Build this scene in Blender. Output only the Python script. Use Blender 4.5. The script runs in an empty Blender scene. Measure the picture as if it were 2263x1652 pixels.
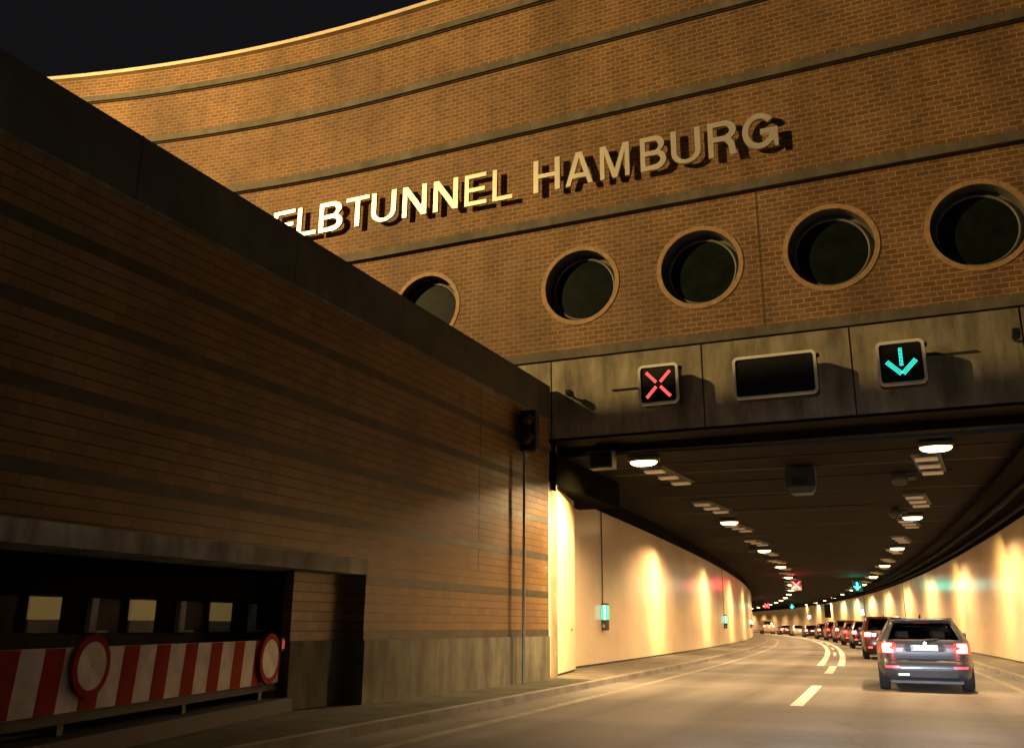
import bpy, math, random
from mathutils import Vector, Matrix
random.seed(4)
scene = bpy.context.scene
col = scene.collection
R = math.radians

# ------------------------------------------------------------------ camera
CAM_H = 1.32
def make_camera():
    W, H, f, pitch, roll = 2263., 1652., 2000., R(15.4), R(0.5)
    F = Vector((0, math.cos(pitch), math.sin(pitch))); X = Vector((1, 0, 0)); U = X.cross(F)
    c, s = math.cos(roll), math.sin(roll)
    X2 = c * X + s * U; U2 = -s * X + c * U
    d = X2 * ((2080 - W / 2) / f) + U2 * (-(1380 - H / 2) / f) + F
    rot = Matrix.Rotation(math.atan2(d.x, d.y), 3, 'Z')
    X2, U2, F = rot @ X2, rot @ U2, rot @ F
    cam = bpy.data.cameras.new('camera'); cam.sensor_width = 36; cam.lens = 36 * f / W
    cam.clip_end = 2000; cam.clip_start = 0.05
    o = bpy.data.objects.new('camera', cam); col.objects.link(o)
    m = Matrix.Identity(4)
    for i in range(3):
        m[i][0] = X2[i]; m[i][1] = U2[i]; m[i][2] = -F[i]
    m[2][3] = CAM_H
    o.matrix_world = m
    scene.camera = o
make_camera()

# ------------------------------------------------------------------ world and exposure
scene.view_settings.view_transform = 'Standard'; scene.view_settings.look = 'None'
scene.view_settings.exposure = 0; scene.view_settings.gamma = 1; scene.view_settings.use_curve_mapping = False
w = bpy.data.worlds.new("World"); scene.world = w; w.use_nodes = True
bg = w.node_tree.nodes['Background']; bg.inputs[0].default_value = (0.0062, 0.0062, 0.0070, 1); bg.inputs[1].default_value = 1.0

WARM = (1.0, 0.63, 0.29); SODIUM = (1.0, 0.68, 0.27)
def light(name, kind, loc, power, color, target=None, size=90, blend=0.5, radius=0.1, parent=None, spec=1.0):
    l = bpy.data.lights.new(name, kind); l.energy = power; l.color = color; l.specular_factor = spec
    if kind in ('SPOT', 'POINT'): l.shadow_soft_size = radius
    if kind == 'SPOT': l.spot_size = R(size); l.spot_blend = blend
    o = bpy.data.objects.new(name, l); col.objects.link(o)
    o.location = loc
    if target is not None:
        o.rotation_euler = (Vector(target) - Vector(loc)).to_track_quat('-Z', 'Y').to_euler()
    if parent: o.parent = parent
    return o

# floodlight on a mast left of the road that lights the portal front
FL = (-25.5, 0.5, 18.6)
light('portal_floodlight', 'SPOT', FL, 31500, SODIUM, (-11.5, 20, 10.5), 108, 0.75, 0.016)
light('portal_floodlight', 'SPOT', (-30, 11.0, 13.5), 1100, (1.0, .70, .30), (-25, 19, 20), 66, 0.9, 0.3)
# fill light added out of view behind the camera, faintly brightening the left wall
light('wall_fill_light', 'POINT', (6, -6, 9), 60, SODIUM, radius=.3)
# the headlights of the car the photograph was taken from
for sx in (-.62, .62):
    for yaw in (-8, 0, 6):      # a low beam: wide but cut off above the horizontal
        a = R(-yaw)
        if yaw == 0: light('headlight_beam', 'SPOT', (sx, 1.6, .66), 3200, (.80, .86, 1.0), (sx - .5, 8.0, -.75), 60, 1.0, .05)
        light('headlight_beam', 'SPOT', (sx, 1.6, .66), 9000, (.88, .92, 1.0), (sx - 20 * math.sin(a), 1.6 + 20 * math.cos(a), .66 - 20 * math.tan(R(4.6))), 17, .55, .05)

# ------------------------------------------------------------------ helpers
def tag(o, label=None, cat=None, group=None, kind=None):
    if label: o['label'] = label
    if cat: o['category'] = cat
    if group: o['group'] = group
    if kind: o['kind'] = kind
    return o
def empty(name, loc=(0, 0, 0), label=None, cat=None, group=None, rz=0):
    o = bpy.data.objects.new(name, None); col.objects.link(o)
    o.location = loc; o.rotation_euler = (0, 0, rz); o.empty_display_size = .2
    return tag(o, label, cat, group)
class MB:
    def __init__(s): s.v = []; s.f = []; s.m = []
    def face(s, pts, mi=0):
        b = len(s.v); s.v += [tuple(p) for p in pts]; s.f.append(tuple(range(b, b + len(pts)))); s.m.append(mi); return s
    def grid(s, rows, mi=0, closed=False, flip=False):
        b = len(s.v); n = len(rows[0])
        for r in rows: s.v += [tuple(p) for p in r]
        for i in range(len(rows) - 1):
            for j in range(n if closed else n - 1):
                k = (j + 1) % n
                q = (b + i * n + j, b + i * n + k, b + (i + 1) * n + k, b + (i + 1) * n + j)
                s.f.append(q[::-1] if flip else q); s.m.append(mi)
        return s
    def box(s, x0, x1, y0, y1, z0, z1, mi=0, rot=0, piv=(0, 0)):
        P = [(x0, y0, z0), (x1, y0, z0), (x1, y1, z0), (x0, y1, z0), (x0, y0, z1), (x1, y0, z1), (x1, y1, z1), (x0, y1, z1)]
        if rot:
            c, sn = math.cos(rot), math.sin(rot)
            P = [(piv[0] + c * (p[0] - piv[0]) - sn * (p[1] - piv[1]), piv[1] + sn * (p[0] - piv[0]) + c * (p[1] - piv[1]), p[2]) for p in P]
        b = len(s.v); s.v += P
        for q in ((0, 3, 2, 1), (4, 5, 6, 7), (0, 1, 5, 4), (1, 2, 6, 5), (2, 3, 7, 6), (3, 0, 4, 7)):
            s.f.append(tuple(b + i for i in q)); s.m.append(mi)
        return s
    def tube(s, pts, r, n=10, mi=0, cap=True):
        rows = []
        pts = [Vector(p) for p in pts]
        for i, p in enumerate(pts):
            d = (pts[min(i + 1, len(pts) - 1)] - pts[max(i - 1, 0)]).normalized()
            a = d.orthogonal().normalized() if abs(d.z) > .95 else d.cross(Vector((0, 0, 1))).normalized()
            bb = d.cross(a)
            rr = r[i] if isinstance(r, (list, tuple)) else r
            rows.append([p + a * rr * math.cos(2 * math.pi * k / n) + bb * rr * math.sin(2 * math.pi * k / n) for k in range(n)])
        s.grid(rows, mi, True)
        if cap: s.face(rows[0][::-1], mi); s.face(rows[-1], mi)
        return s
    def build(s, name, mat, parent=None, smooth=False, bevel=0, local=False):
        me = bpy.data.meshes.new(name)
        off = Vector((0, 0, 0))
        if parent is not None and not local:
            q = parent
            while q is not None: off += q.location; q = q.parent
        me.from_pydata([tuple(Vector(p) - off) for p in s.v], [], s.f)
        for m in (mat if isinstance(mat, (list, tuple)) else [mat]): me.materials.append(m)
        for p, mi in zip(me.polygons, s.m): p.material_index = mi; p.use_smooth = smooth
        me.update()
        o = bpy.data.objects.new(name, me); col.objects.link(o)
        if parent is not None: o.parent = parent
        if bevel:
            b = o.modifiers.new('bevel', 'BEVEL'); b.width = bevel; b.segments = 2; b.limit_method = 'ANGLE'; b.angle_limit = R(40)
        return o
def copy_tree(o, parent=None):
    c = o.copy(); col.objects.link(c)
    if parent is not None: c.parent = parent
    for ch in list(o.children): copy_tree(ch, c)
    return c

# ------------------------------------------------------------------ materials
def new_mat(name):
    m = bpy.data.materials.new(name); m.use_nodes = True
    return m, m.node_tree, m.node_tree.nodes['Principled BSDF']
def N(nt, t, **k):
    n = nt.nodes.new(t)
    for a, b in k.items():
        if a in n.inputs.keys() if hasattr(n.inputs, 'keys') else False: n.inputs[a].default_value = b
        else: setattr(n, a, b)
    return n
def L(nt, a, b): nt.links.new(a, b)
def ramp(nt, fac, stops):
    r = nt.nodes.new('ShaderNodeValToRGB'); L(nt, fac, r.inputs[0])
    e = r.color_ramp.elements
    e[0].position = stops[0][0]; e[0].color = (*stops[0][1], 1); e[1].position = stops[-1][0]; e[1].color = (*stops[-1][1], 1)
    for p, c in stops[1:-1]: e.new(p).color = (*c, 1)
    return r.outputs[0]
def noise(nt, vec, scale, detail=6, rough=.6):
    n = nt.nodes.new('ShaderNodeTexNoise'); n.inputs['Scale'].default_value = scale
    n.inputs['Detail'].default_value = detail; n.inputs['Roughness'].default_value = rough
    if vec is not None: L(nt, vec, n.inputs['Vector'])
    return n.outputs[0]
def mixc(nt, fac, a, b, mode='MIX'):
    m = nt.nodes.new('ShaderNodeMix'); m.data_type = 'RGBA'; m.blend_type = mode
    for s, x in ((0, fac), (6, a), (7, b)):
        if hasattr(x, 'links') or isinstance(x, bpy.types.NodeSocket): L(nt, x, m.inputs[s])
        elif s == 0: m.inputs[0].default_value = x
        else: m.inputs[s].default_value = (*x, 1)
    return m.outputs[2]
def plain(name, c, rough=.6, metal=0, spec=.5, var=.15, vscale=3., bump=0, coat=0):
    m, nt, p = new_mat(name)
    tc = nt.nodes.new('ShaderNodeTexCoord')
    n = noise(nt, tc.outputs['Object'], vscale)
    lo = tuple(max(0, x * (1 - var * 1.6)) for x in c); hi = tuple(x * (1 + var) for x in c)
    L(nt, ramp(nt, n, [(.3, lo), (.7, hi)]), p.inputs['Base Color'])
    p.inputs['Roughness'].default_value = rough; p.inputs['Metallic'].default_value = metal
    p.inputs['Specular IOR Level'].default_value = spec
    if coat: p.inputs['Coat Weight'].default_value = coat; p.inputs['Coat Roughness'].default_value = .08
    if bump:
        b = nt.nodes.new('ShaderNodeBump'); b.inputs['Strength'].default_value = bump; b.inputs['Distance'].default_value = .02
        L(nt, noise(nt, tc.outputs['Object'], vscale * 8), b.inputs['Height']); L(nt, b.outputs[0], p.inputs['Normal'])
    return m
def emit(name, c, s, base=(.02, .02, .02)):
    m, nt, p = new_mat(name)
    p.inputs['Base Color'].default_value = (*base, 1)
    p.inputs['Emission Color'].default_value = (*c, 1); p.inputs['Emission Strength'].default_value = s
    p.inputs['Roughness'].default_value = .4
    return m
def brick_mat(name, axis, bw, rh, mort, c1, c2, cm, rough, stains, off=(0, 0), spec=.4, bump=.5, stain_c=(.05, .035, .02), bed=None):
    m, nt, p = new_mat(name)
    tc = nt.nodes.new('ShaderNodeTexCoord'); sp = nt.nodes.new('ShaderNodeSeparateXYZ'); L(nt, tc.outputs['Object'], sp.inputs[0])
    cb = nt.nodes.new('ShaderNodeCombineXYZ'); L(nt, sp.outputs[axis], cb.inputs[0]); L(nt, sp.outputs['Z'], cb.inputs[1])
    mp = nt.nodes.new('ShaderNodeMapping'); L(nt, cb.outputs[0], mp.inputs[0]); mp.inputs['Location'].default_value = (off[0], off[1], 0)
    b = nt.nodes.new('ShaderNodeTexBrick'); L(nt, mp.outputs[0], b.inputs['Vector'])
    b.inputs['Color1'].default_value = (*c1, 1); b.inputs['Color2'].default_value = (*c2, 1); b.inputs['Mortar'].default_value = (*cm, 1)
    b.inputs['Scale'].default_value = 1; b.inputs['Mortar Size'].default_value = mort; b.inputs['Mortar Smooth'].default_value = .3
    b.inputs['Brick Width'].default_value = bw; b.inputs['Row Height'].default_value = rh; b.inputs['Bias'].default_value = -.1
    # vertical weather streaks and blotches
    ms = nt.nodes.new('ShaderNodeMapping'); L(nt, cb.outputs[0], ms.inputs[0]); ms.inputs['Scale'].default_value = (1.0, .22, 1)
    s1 = ramp(nt, noise(nt, ms.outputs[0], .9, 8, .62), [(.42, (0, 0, 0)), (.72, (1, 1, 1))])
    s2 = noise(nt, cb.outputs[0], .35, 5, .5)
    c = mixc(nt, s1, b.outputs['Color'], mixc(nt, .6, b.outputs['Color'], stain_c))
    fac = nt.nodes.new('ShaderNodeMath'); fac.operation = 'MULTIPLY'; L(nt, s1, fac.inputs[0]); fac.inputs[1].default_value = stains
    c = mixc(nt, fac.outputs[0], b.outputs['Color'], stain_c)
    c = mixc(nt, .55, c, ramp(nt, s2, [(.3, (.58, .52, .5)), (.7, (1.3, 1.27, 1.2))]), 'MULTIPLY')
    if bed:
        b2 = nt.nodes.new('ShaderNodeTexBrick'); L(nt, mp.outputs[0], b2.inputs['Vector']); b2.inputs['Scale'].default_value = 1; b2.offset = 0
        b2.inputs['Mortar Size'].default_value = bed[0]; b2.inputs['Brick Width'].default_value = 900; b2.inputs['Row Height'].default_value = rh; b2.inputs['Mortar Smooth'].default_value = .2
        b2.inputs['Color1'].default_value = b2.inputs['Color2'].default_value = (1, 1, 1, 1); b2.inputs['Mortar'].default_value = (*bed[1], 1)
        c = mixc(nt, 1.0, c, b2.outputs['Color'], 'MULTIPLY')
    L(nt, c, p.inputs['Base Color'])
    p.inputs['Roughness'].default_value = rough; p.inputs['Specular IOR Level'].default_value = spec
    bm = nt.nodes.new('ShaderNodeBump'); bm.inputs['Strength'].default_value = bump; bm.inputs['Distance'].default_value = .012; bm.invert = True
    L(nt, b.outputs['Fac'], bm.inputs['Height']); L(nt, bm.outputs[0], p.inputs['Normal'])
    return m
def concrete(name, c, dark, axis='X', streak=.8, rough=.8, scale=1.0, bump=.2, spec=.4):
    m, nt, p = new_mat(name); p.inputs['Specular IOR Level'].default_value = spec
    tc = nt.nodes.new('ShaderNodeTexCoord'); sp = nt.nodes.new('ShaderNodeSeparateXYZ'); L(nt, tc.outputs['Object'], sp.inputs[0])
    cb = nt.nodes.new('ShaderNodeCombineXYZ'); L(nt, sp.outputs[axis], cb.inputs[0]); L(nt, sp.outputs['Z'], cb.inputs[1])
    L(nt, sp.outputs['Y' if axis == 'X' else 'X'], cb.inputs[2])
    ms = nt.nodes.new('ShaderNodeMapping'); L(nt, cb.outputs[0], ms.inputs[0]); ms.inputs['Scale'].default_value = (2.2 * scale, .5 * scale, 1)
    s = ramp(nt, noise(nt, ms.outputs[0], 1.3, 9, .62), [(.38, (0, 0, 0)), (.66, (1, 1, 1))])
    b = ramp(nt, noise(nt, cb.outputs[0], 1.1 * scale, 8, .6), [(.3, tuple(x * .6 for x in c)), (.72, tuple(x * 1.25 for x in c))])
    f = nt.nodes.new('ShaderNodeMath'); f.operation = 'MULTIPLY'; L(nt, s, f.inputs[0]); f.inputs[1].default_value = streak
    L(nt, mixc(nt, f.outputs[0], b, dark), p.inputs['Base Color'])
    p.inputs['Roughness'].default_value = rough
    bm = nt.nodes.new('ShaderNodeBump'); bm.inputs['Strength'].default_value = bump; bm.inputs['Distance'].default_value = .02
    L(nt, noise(nt, cb.outputs[0], 14, 6), bm.inputs['Height']); L(nt, bm.outputs[0], p.inputs['Normal'])
    return m
M = {}
M['brick'] = brick_mat('portal_brick', 'X', .27, .122, .014, (.240, .123, .046), (.150, .073, .027), (.39, .25, .125), .7, .5)
M['brick_dark'] = brick_mat('wall_glazed_brick', 'Y', .29, .1396, .005, (.22, .128, .050), (.16, .090, .034), (.09, .052, .022), .36, .45, off=(0, -1.05), spec=.5, bed=(.010, (.26, .23, .20)))
M['brick_band'] = plain('grey_glazed_band', (.050, .045, .030), .45, var=.3)
M['ledge'] = concrete('ledge_concrete', (.165, .14, .095), (.075, .06, .04), streak=.6)
M['beam'] = concrete('beam_concrete', (.38, .325, .215), (.10, .08, .05), streak=.85, scale=.8)
M['cap'] = plain('parapet_cap_metal', (.75, .62, .42), .45, var=.1)
M['base'] = concrete('wall_base_concrete', (.20, .19, .14), (.06, .055, .035), 'Y', .8)
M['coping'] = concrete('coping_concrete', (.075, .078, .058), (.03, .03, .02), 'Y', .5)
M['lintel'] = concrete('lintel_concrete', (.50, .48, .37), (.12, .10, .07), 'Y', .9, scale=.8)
M['joint'] = plain('brown_joint_and_ledge_shade', (.07, .045, .022), .8)  # joint sealant, also the painted shadow line under the ledges
M['ring'] = plain('porthole_ring_brick', (.42, .25, .12), .7, var=.2, vscale=8)
M['reveal'] = plain('porthole_reveal', (.13, .12, .09), .6, var=.2)
M['rim'] = plain('porthole_rim_metal', (.16, .15, .11), .5, var=.15)
M['dark'] = plain('dark_steel', (.02, .02, .018), .6)  # dark base colour shared by brackets, plinths and other parts
M['black'] = plain('black_housing', (.012, .012, .012), .5, var=.1, spec=.25)
M['ceil'] = concrete('dark_ceiling_concrete', (.008, .0065, .005), (.004, .003, .0025), 'X', .6, .9, .6, spec=.06)  # near-black base colour with random darker streaks
M['shade_black'] = plain('painted_shade_black', (.0035, .003, .0025), .95, spec=.02)  # shade put into the colour, so lamp spill stays dark here
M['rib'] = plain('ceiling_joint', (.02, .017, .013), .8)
M['rail'] = plain('ceiling_rail_dark', (.015, .012, .010), .9, spec=.1)
M['pipe'] = plain('cable_tray_grey', (.006, .005, .004), .8, spec=.08)
M['greybox'] = plain('grey_cabinet', (.05, .048, .04), .6, spec=.2)
M['letter'] = plain('brushed_letter_metal', (.78, .72, .58), .38, metal=.55, var=.05)
M['frame'] = plain('sign_frame_cream', (.95, .90, .78), .5, var=.05)
M['pole'] = plain('galvanised_pole', (.35, .32, .26), .35, metal=.7)
M['curb'] = concrete('kerb_stone', (.30, .28, .24), (.14, .13, .11), 'Y', .5)
M['white_paint'] = plain('white_road_paint', (.85, .83, .78), .5, var=.06, vscale=9)
M['edge_paint'] = plain('worn_edge_paint', (.29, .27, .23), .7, var=.3, vscale=3)
M['lens_amber'] = plain('unlit_signal_lens', (.10, .05, .025), .12, var=.1)
M['slat'] = plain('pale_louvre_slat', (.80, .74, .62), .5, var=.06)
M['glass_dark'] = plain('porthole_glass', (.010, .014, .011), .4, var=.3, spec=.03)
M['yellow'] = emit('bore_glow_yellow', (1.0, .64, .20), .085, (.35, .27, .10))  # emission stands in for light from the other bore
M['greyplate'] = plain('grey_plate', (.60, .62, .60), .6)
M['whiteboard'] = plain('sign_white_face', (.54, .48, .44), .6, var=.25, vscale=2.5)
M['redring'] = plain('sign_red_ring', (.26, .022, .008), .85, var=.1, spec=.1)
M['tyre'] = plain('tyre_rubber', (.009, .009, .009), .85, spec=.15)
M['rim_alloy'] = plain('alloy_rim', (.5, .5, .5), .3, metal=.8)
M['chrome'] = plain('chrome_trim', (.8, .8, .8), .15, metal=1)
M['trim'] = plain('black_car_trim', (.02, .02, .022), .65)
M['seat'] = plain('car_seat_fabric', (.03, .027, .025), .8)
M['plate'] = plain('retroreflective_plate', (.92, .92, .95), .3, var=.02)
M['plateblue'] = plain('plate_blue_band', (.05, .13, .5), .4)
M['plateink'] = plain('plate_characters', (.45, .45, .48), .5)
M['diff_rim'] = emit('lamp_diffuser_rim', (1.0, .62, .22), 7)
M['diff'] = emit('lamp_diffuser', (1.0, .70, .34), 26)
M['red_led'] = emit('red_led', (1.0, .10, .08), 4.0)
M['green_led'] = emit('cyan_green_led', (.05, 1.0, .78), 2.3)
M['red_sig'] = emit('red_signal_light', (1.0, .03, .035), 15)
M['green_sig'] = emit('green_signal_light', (.05, 1.0, .78), 9)
M['green_box'] = emit('green_exit_light', (.05, 1.0, .45), 1.6)
M['white_box'] = emit('white_exit_light', (.75, 1.0, .90), 2.6)
M['white_sign'] = emit('white_lit_sign', (1.0, .95, .95), 4)
M['tail_hot'] = emit('tail_light_core', (1.0, .40, .32), 10)
M['tail_red'] = emit('tail_light_lens', (1.0, .03, .015), 1.7, (.3, .01, .01))
M['tail_mid'] = emit('brake_light_red', (1.0, .08, .06), 5)
M['tail_dim'] = emit('rear_fog_red', (1.0, .06, .06), 2.6)
M['plate_lit'] = emit('lit_plate', (.9, .92, 1.0), 1.0, (.8, .8, .8))
M['blue_lit'] = emit('violet_plate_light', (.5, .45, 1.0), 2.2, (.5, .5, .8))
def glass(name, tint, alpha):
    m, nt, p = new_mat(name)
    nt.nodes.remove(p); out = nt.nodes['Material Output']
    t = nt.nodes.new('ShaderNodeBsdfTransparent'); t.inputs[0].default_value = (*tint, 1)
    g = nt.nodes.new('ShaderNodeBsdfGlossy'); g.inputs['Roughness'].default_value = .05; g.inputs['Color'].default_value = (.9, .9, .9, 1)
    fr = nt.nodes.new('ShaderNodeFresnel'); fr.inputs['IOR'].default_value = 1.5
    mx = nt.nodes.new('ShaderNodeMixShader'); L(nt, fr.outputs[0], mx.inputs[0]); L(nt, t.outputs[0], mx.inputs[1]); L(nt, g.outputs[0], mx.inputs[2])
    L(nt, mx.outputs[0], out.inputs[0]); return m
M['carglass'] = glass('tinted_car_glass', (.72, .66, .58), .4)
def wall_mat():
    m, nt, p = new_mat('cream_enamel_wall')
    tc = nt.nodes.new('ShaderNodeTexCoord'); sp = nt.nodes.new('ShaderNodeSeparateXYZ'); L(nt, tc.outputs['Object'], sp.inputs[0])
    cb = nt.nodes.new('ShaderNodeCombineXYZ'); L(nt, sp.outputs['Y'], cb.inputs[0]); L(nt, sp.outputs['Z'], cb.inputs[1])
    ms = nt.nodes.new('ShaderNodeMapping'); L(nt, cb.outputs[0], ms.inputs[0]); ms.inputs['Scale'].default_value = (.5, .9, 1)
    n = noise(nt, ms.outputs[0], .8, 7, .55)
    c = ramp(nt, n, [(.3, (.68, .545, .38)), (.65, (.80, .665, .475))])
    # panel joints every 2.4 m
    b = nt.nodes.new('ShaderNodeTexBrick'); L(nt, cb.outputs[0], b.inputs['Vector']); b.offset = 0
    b.inputs['Scale'].default_value = 1; b.inputs['Brick Width'].default_value = 3.0; b.inputs['Row Height'].default_value = 9
    b.inputs['Mortar Size'].default_value = .008; b.inputs['Color1'].default_value = b.inputs['Color2'].default_value = (1, 1, 1, 1)
    b.inputs['Mortar'].default_value = (.72, .7, .66, 1)
    L(nt, mixc(nt, .6, c, b.outputs['Color'], 'MULTIPLY'), p.inputs['Base Color'])
    p.inputs['Roughness'].default_value = .26
    p.inputs['Specular IOR Level'].default_value = .5
    return m
M['wall'] = wall_mat()
def asphalt():
    m, nt, p = new_mat('asphalt')
    tc = nt.nodes.new('ShaderNodeTexCoord')
    ms = nt.nodes.new('ShaderNodeMapping'); L(nt, tc.outputs['Object'], ms.inputs[0]); ms.inputs['Scale'].default_value = (1.1, .10, 1)
    a = noise(nt, ms.outputs[0], 1.2, 6, .5); f = noise(nt, tc.outputs['Object'], 60, 4, .7)
    mt = nt.nodes.new('ShaderNodeMapping'); L(nt, tc.outputs['Object'], mt.inputs[0]); mt.inputs['Scale'].default_value = (.05, .35, 1)
    t = noise(nt, mt.outputs[0], 1.0, 3, .5)
    c = ramp(nt, a, [(.3, (.15, .145, .14)), (.7, (.22, .213, .205))])
    uv = nt.nodes.new('ShaderNodeUVMap'); uv.uv_map = 'lane'; su = nt.nodes.new('ShaderNodeSeparateXYZ'); L(nt, uv.outputs[0], su.inputs[0])
    mr = nt.nodes.new('ShaderNodeMapRange'); L(nt, su.outputs[0], mr.inputs[0]); mr.inputs[1].default_value = -4.6; mr.inputs[2].default_value = 4.6
    k = lambda x: (x + 4.6) / 9.2
    g_, d_ = (1, 1, 1), (.66, .65, .64)
    tr = ramp(nt, mr.outputs[0], [(k(-3.2), g_), (k(-2.7), d_), (k(-2.1), g_), (k(-1.5), g_), (k(-1.05), d_), (k(-.5), g_), (k(.9), g_), (k(1.35), d_), (k(1.9), g_), (k(2.5), g_), (k(2.95), d_), (k(3.5), g_)])
    c = mixc(nt, .75, c, tr, 'MULTIPLY')
    cr = nt.nodes.new('ShaderNodeTexVoronoi'); cr.feature = 'DISTANCE_TO_EDGE'; cr.inputs['Scale'].default_value = .35
    nw = nt.nodes.new('ShaderNodeMixRGB'); nw.inputs[0].default_value = .12; L(nt, tc.outputs['Object'], nw.inputs[1])
    nn = nt.nodes.new('ShaderNodeTexNoise'); nn.inputs['Scale'].default_value = 1.2; L(nt, tc.outputs['Object'], nn.inputs['Vector']); L(nt, nn.outputs[1], nw.inputs[2]); L(nt, nw.outputs[0], cr.inputs['Vector'])
    c = mixc(nt, .28, c, ramp(nt, cr.outputs['Distance'], [(.002, (.35, .34, .33)), (.007, (1, 1, 1))]), 'MULTIPLY')
    oil = ramp(nt, noise(nt, tc.outputs['Object'], 1.7, 5, .6), [(.60, (1, 1, 1)), (.72, (.62, .60, .58))]); c = mixc(nt, .6, c, oil, 'MULTIPLY')
    c = mixc(nt, .6, c, ramp(nt, t, [(.35, (.62, .60, .58)), (.62, (1.25, 1.22, 1.2))]), 'MULTIPLY')
    c = mixc(nt, .6, c, ramp(nt, f, [(.3, (.55,) * 3), (.7, (1.5,) * 3)]), 'MULTIPLY')
    L(nt, c, p.inputs['Base Color']); p.inputs['Roughness'].default_value = .75; p.inputs['Specular IOR Level'].default_value = .2
    bm = nt.nodes.new('ShaderNodeBump'); bm.inputs['Strength'].default_value = .25; bm.inputs['Distance'].default_value = .01
    L(nt, f, bm.inputs['Height']); L(nt, bm.outputs[0], p.inputs['Normal'])
    return m
M['asphalt'] = asphalt()
M['walk'] = plain('walkway_concrete', (.13, .12, .10), .75, var=.35, vscale=1.2, bump=.2)
M['verge'] = plain('mossy_verge', (.05, .052, .028), .9, var=.5, vscale=1.6, bump=.5)

# ------------------------------------------------------------------ road path (bends left inside the tunnel)
def cx(y):
    s = max(y, -12) - 20
    return -2.57 - .058 * s - .00065 * s * s
def rx(y):
    s = max(0, y - 20)
    return cx(y) - 1.4e-6 * s ** 3
def slope(y): return (cx(y + .5) - cx(y - .5))
def off(f, y, d):
    t = (f(y + .5) - f(y - .5)); n = math.hypot(1, t)
    return (f(y) + d / n, y - d * t / n)
def ys(a, b, st):
    n = max(1, int(math.ceil((b - a) / st))); return [a + (b - a) * i / n for i in range(n + 1)]
def strip(f, prof, a, b, st=3., mi=0, mb=None):
    mb = mb or MB(); rows = []
    for y in ys(a, b, st):
        rows.append([(*off(f, y, d), z) for d, z in prof])
    return mb.grid(rows, mi)
END = 262.
ground = MB().face([(-400, -200, -.05), (400, -200, -.05), (400, 700, -.05), (-400, 700, -.05)]).build('ground', M['verge'])
tag(ground, kind='structure')
rd = strip(rx, [(-4.45, 0), (0, .0), (4.75, 0)], -12, END, 3.).build('road', M['asphalt'])
uvl = rd.data.uv_layers.new(name='lane')
for lp in rd.data.loops:
    uvl.data[lp.index].uv = ((-4.45, 0, 4.75)[lp.vertex_index % 3], rd.data.vertices[lp.vertex_index].co.y)
rd; tag(rd, kind='structure')
# apron of tarmac right of the lane, outside the tunnel
mb = MB(); mb.grid([[(*off(rx, y, 4.75), -.004), (16, y, -.004)] for y in ys(-12, 19.5, 3)]); tag(mb.build('road_shoulder', M['asphalt']), kind='structure')
mb = strip(rx, [(-4.6, .12), (-4.45, .12), (-4.45, -.02)], -12, END); tag(mb.build('kerb', M['curb']), kind='structure')
mb = strip(rx, [(4.75, -.02), (4.75, .12), (4.9, .12)], 20.4, END); tag(mb.build('kerb', M['curb']), kind='structure')
mb = MB(); mb.grid([[(-8.9, y, .116), (off(rx, y, -4.6)[0], y, .116)] for y in ys(9, 20.4, 3)]); mb.grid([[(-13.0, y, .112), (off(rx, y, -4.6)[0], y, .112)] for y in ys(-12, 9, 3)])
tag(mb.build('verge_strip', M['verge']), kind='structure')
def walk(d0, d1):
    mb = MB()
    mb.grid([[(off(cx, y, d0)[0], y, .116), (off(rx, y, d1)[0], y, .116)] if d0 < 0 else [(off(rx, y, d1)[0], y, .116), (off(cx, y, d0)[0], y, .116)] for y in ys(20.4, END, 3)])
    return mb
tag(walk(-6.75, -4.6).build('walkway', M['walk']), kind='structure')
tag(walk(6.45, 4.9).build('walkway', M['walk']), kind='structure')
# markings
def mark(a, b, d, wd, mat='white_paint', z=.004):
    o = strip(rx, [(d - wd / 2, z), (d + wd / 2, z)], a, b, 2.).build('lane_marking', M[mat]); tag(o, kind='structure')
mark(17.0, 22.9, 0, .22); mark(28.9, 34.3, 0.02, .24)
mark(5.0, 10.6, 0, .22)
mark(34.6, END, -.42, .24); mark(34.6, END, .26, .24)
for a in range(46, 140, 12): mark(a, a + 6, -.08, .12)
mark(-12, END, -3.68, .18, 'edge_paint'); mark(-12, END, 4.22, .18, 'edge_paint')

# ------------------------------------------------------------------ left retaining wall
WX = -8.15; WE = 19.85
lw = empty('retaining_wall', (WX, 0, 0), 'long dark brown brick retaining wall with black coping on the left, running up to the portal', 'wall')
mb = MB(); mb.box(WX - .5, WX, -14, WE, 2.28, 6.1); mb.box(WX - .8, WX, 12.3, WE, 1.05, 2.28)
mb.build('brick_face', M['brick_dark'], lw)
MB().box(WX - .8, WX + .03, 12.3, WE, -.02, 1.05).build('concrete_base', M['base'], lw)
MB().box(WX - .9, WX + .025, -14, 12.3, 2.04, 2.276).build('lintel', M['lintel'], lw)
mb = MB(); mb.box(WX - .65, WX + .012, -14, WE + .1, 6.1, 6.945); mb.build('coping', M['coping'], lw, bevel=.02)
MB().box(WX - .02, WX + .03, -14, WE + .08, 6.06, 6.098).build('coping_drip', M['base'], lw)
for z in (1.05, 1.90, 2.73, 3.56, 4.40, 5.24):
    y0 = 12.3 if z < 2.2 else -14
    MB().box(WX, WX + .004, y0, WE - .002, z + .002, z + .135).build('dark_band', M['brick_band'], lw)
# recess to the right of the crossing opening and the jamb
mb = MB(); mb.box(WX - .50, WX - .34, 10.94, 12.298, 1.05, 2.038); mb.box(WX - 1.6, WX - .5, 12.3, WE, .9, 6.0); mb.build('recess_brick', M['brick_dark'], lw)
MB().box(WX - .52, WX - .32, 10.94, 12.298, -.02, 1.048).build('recess_base', M['base'], lw)
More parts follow.
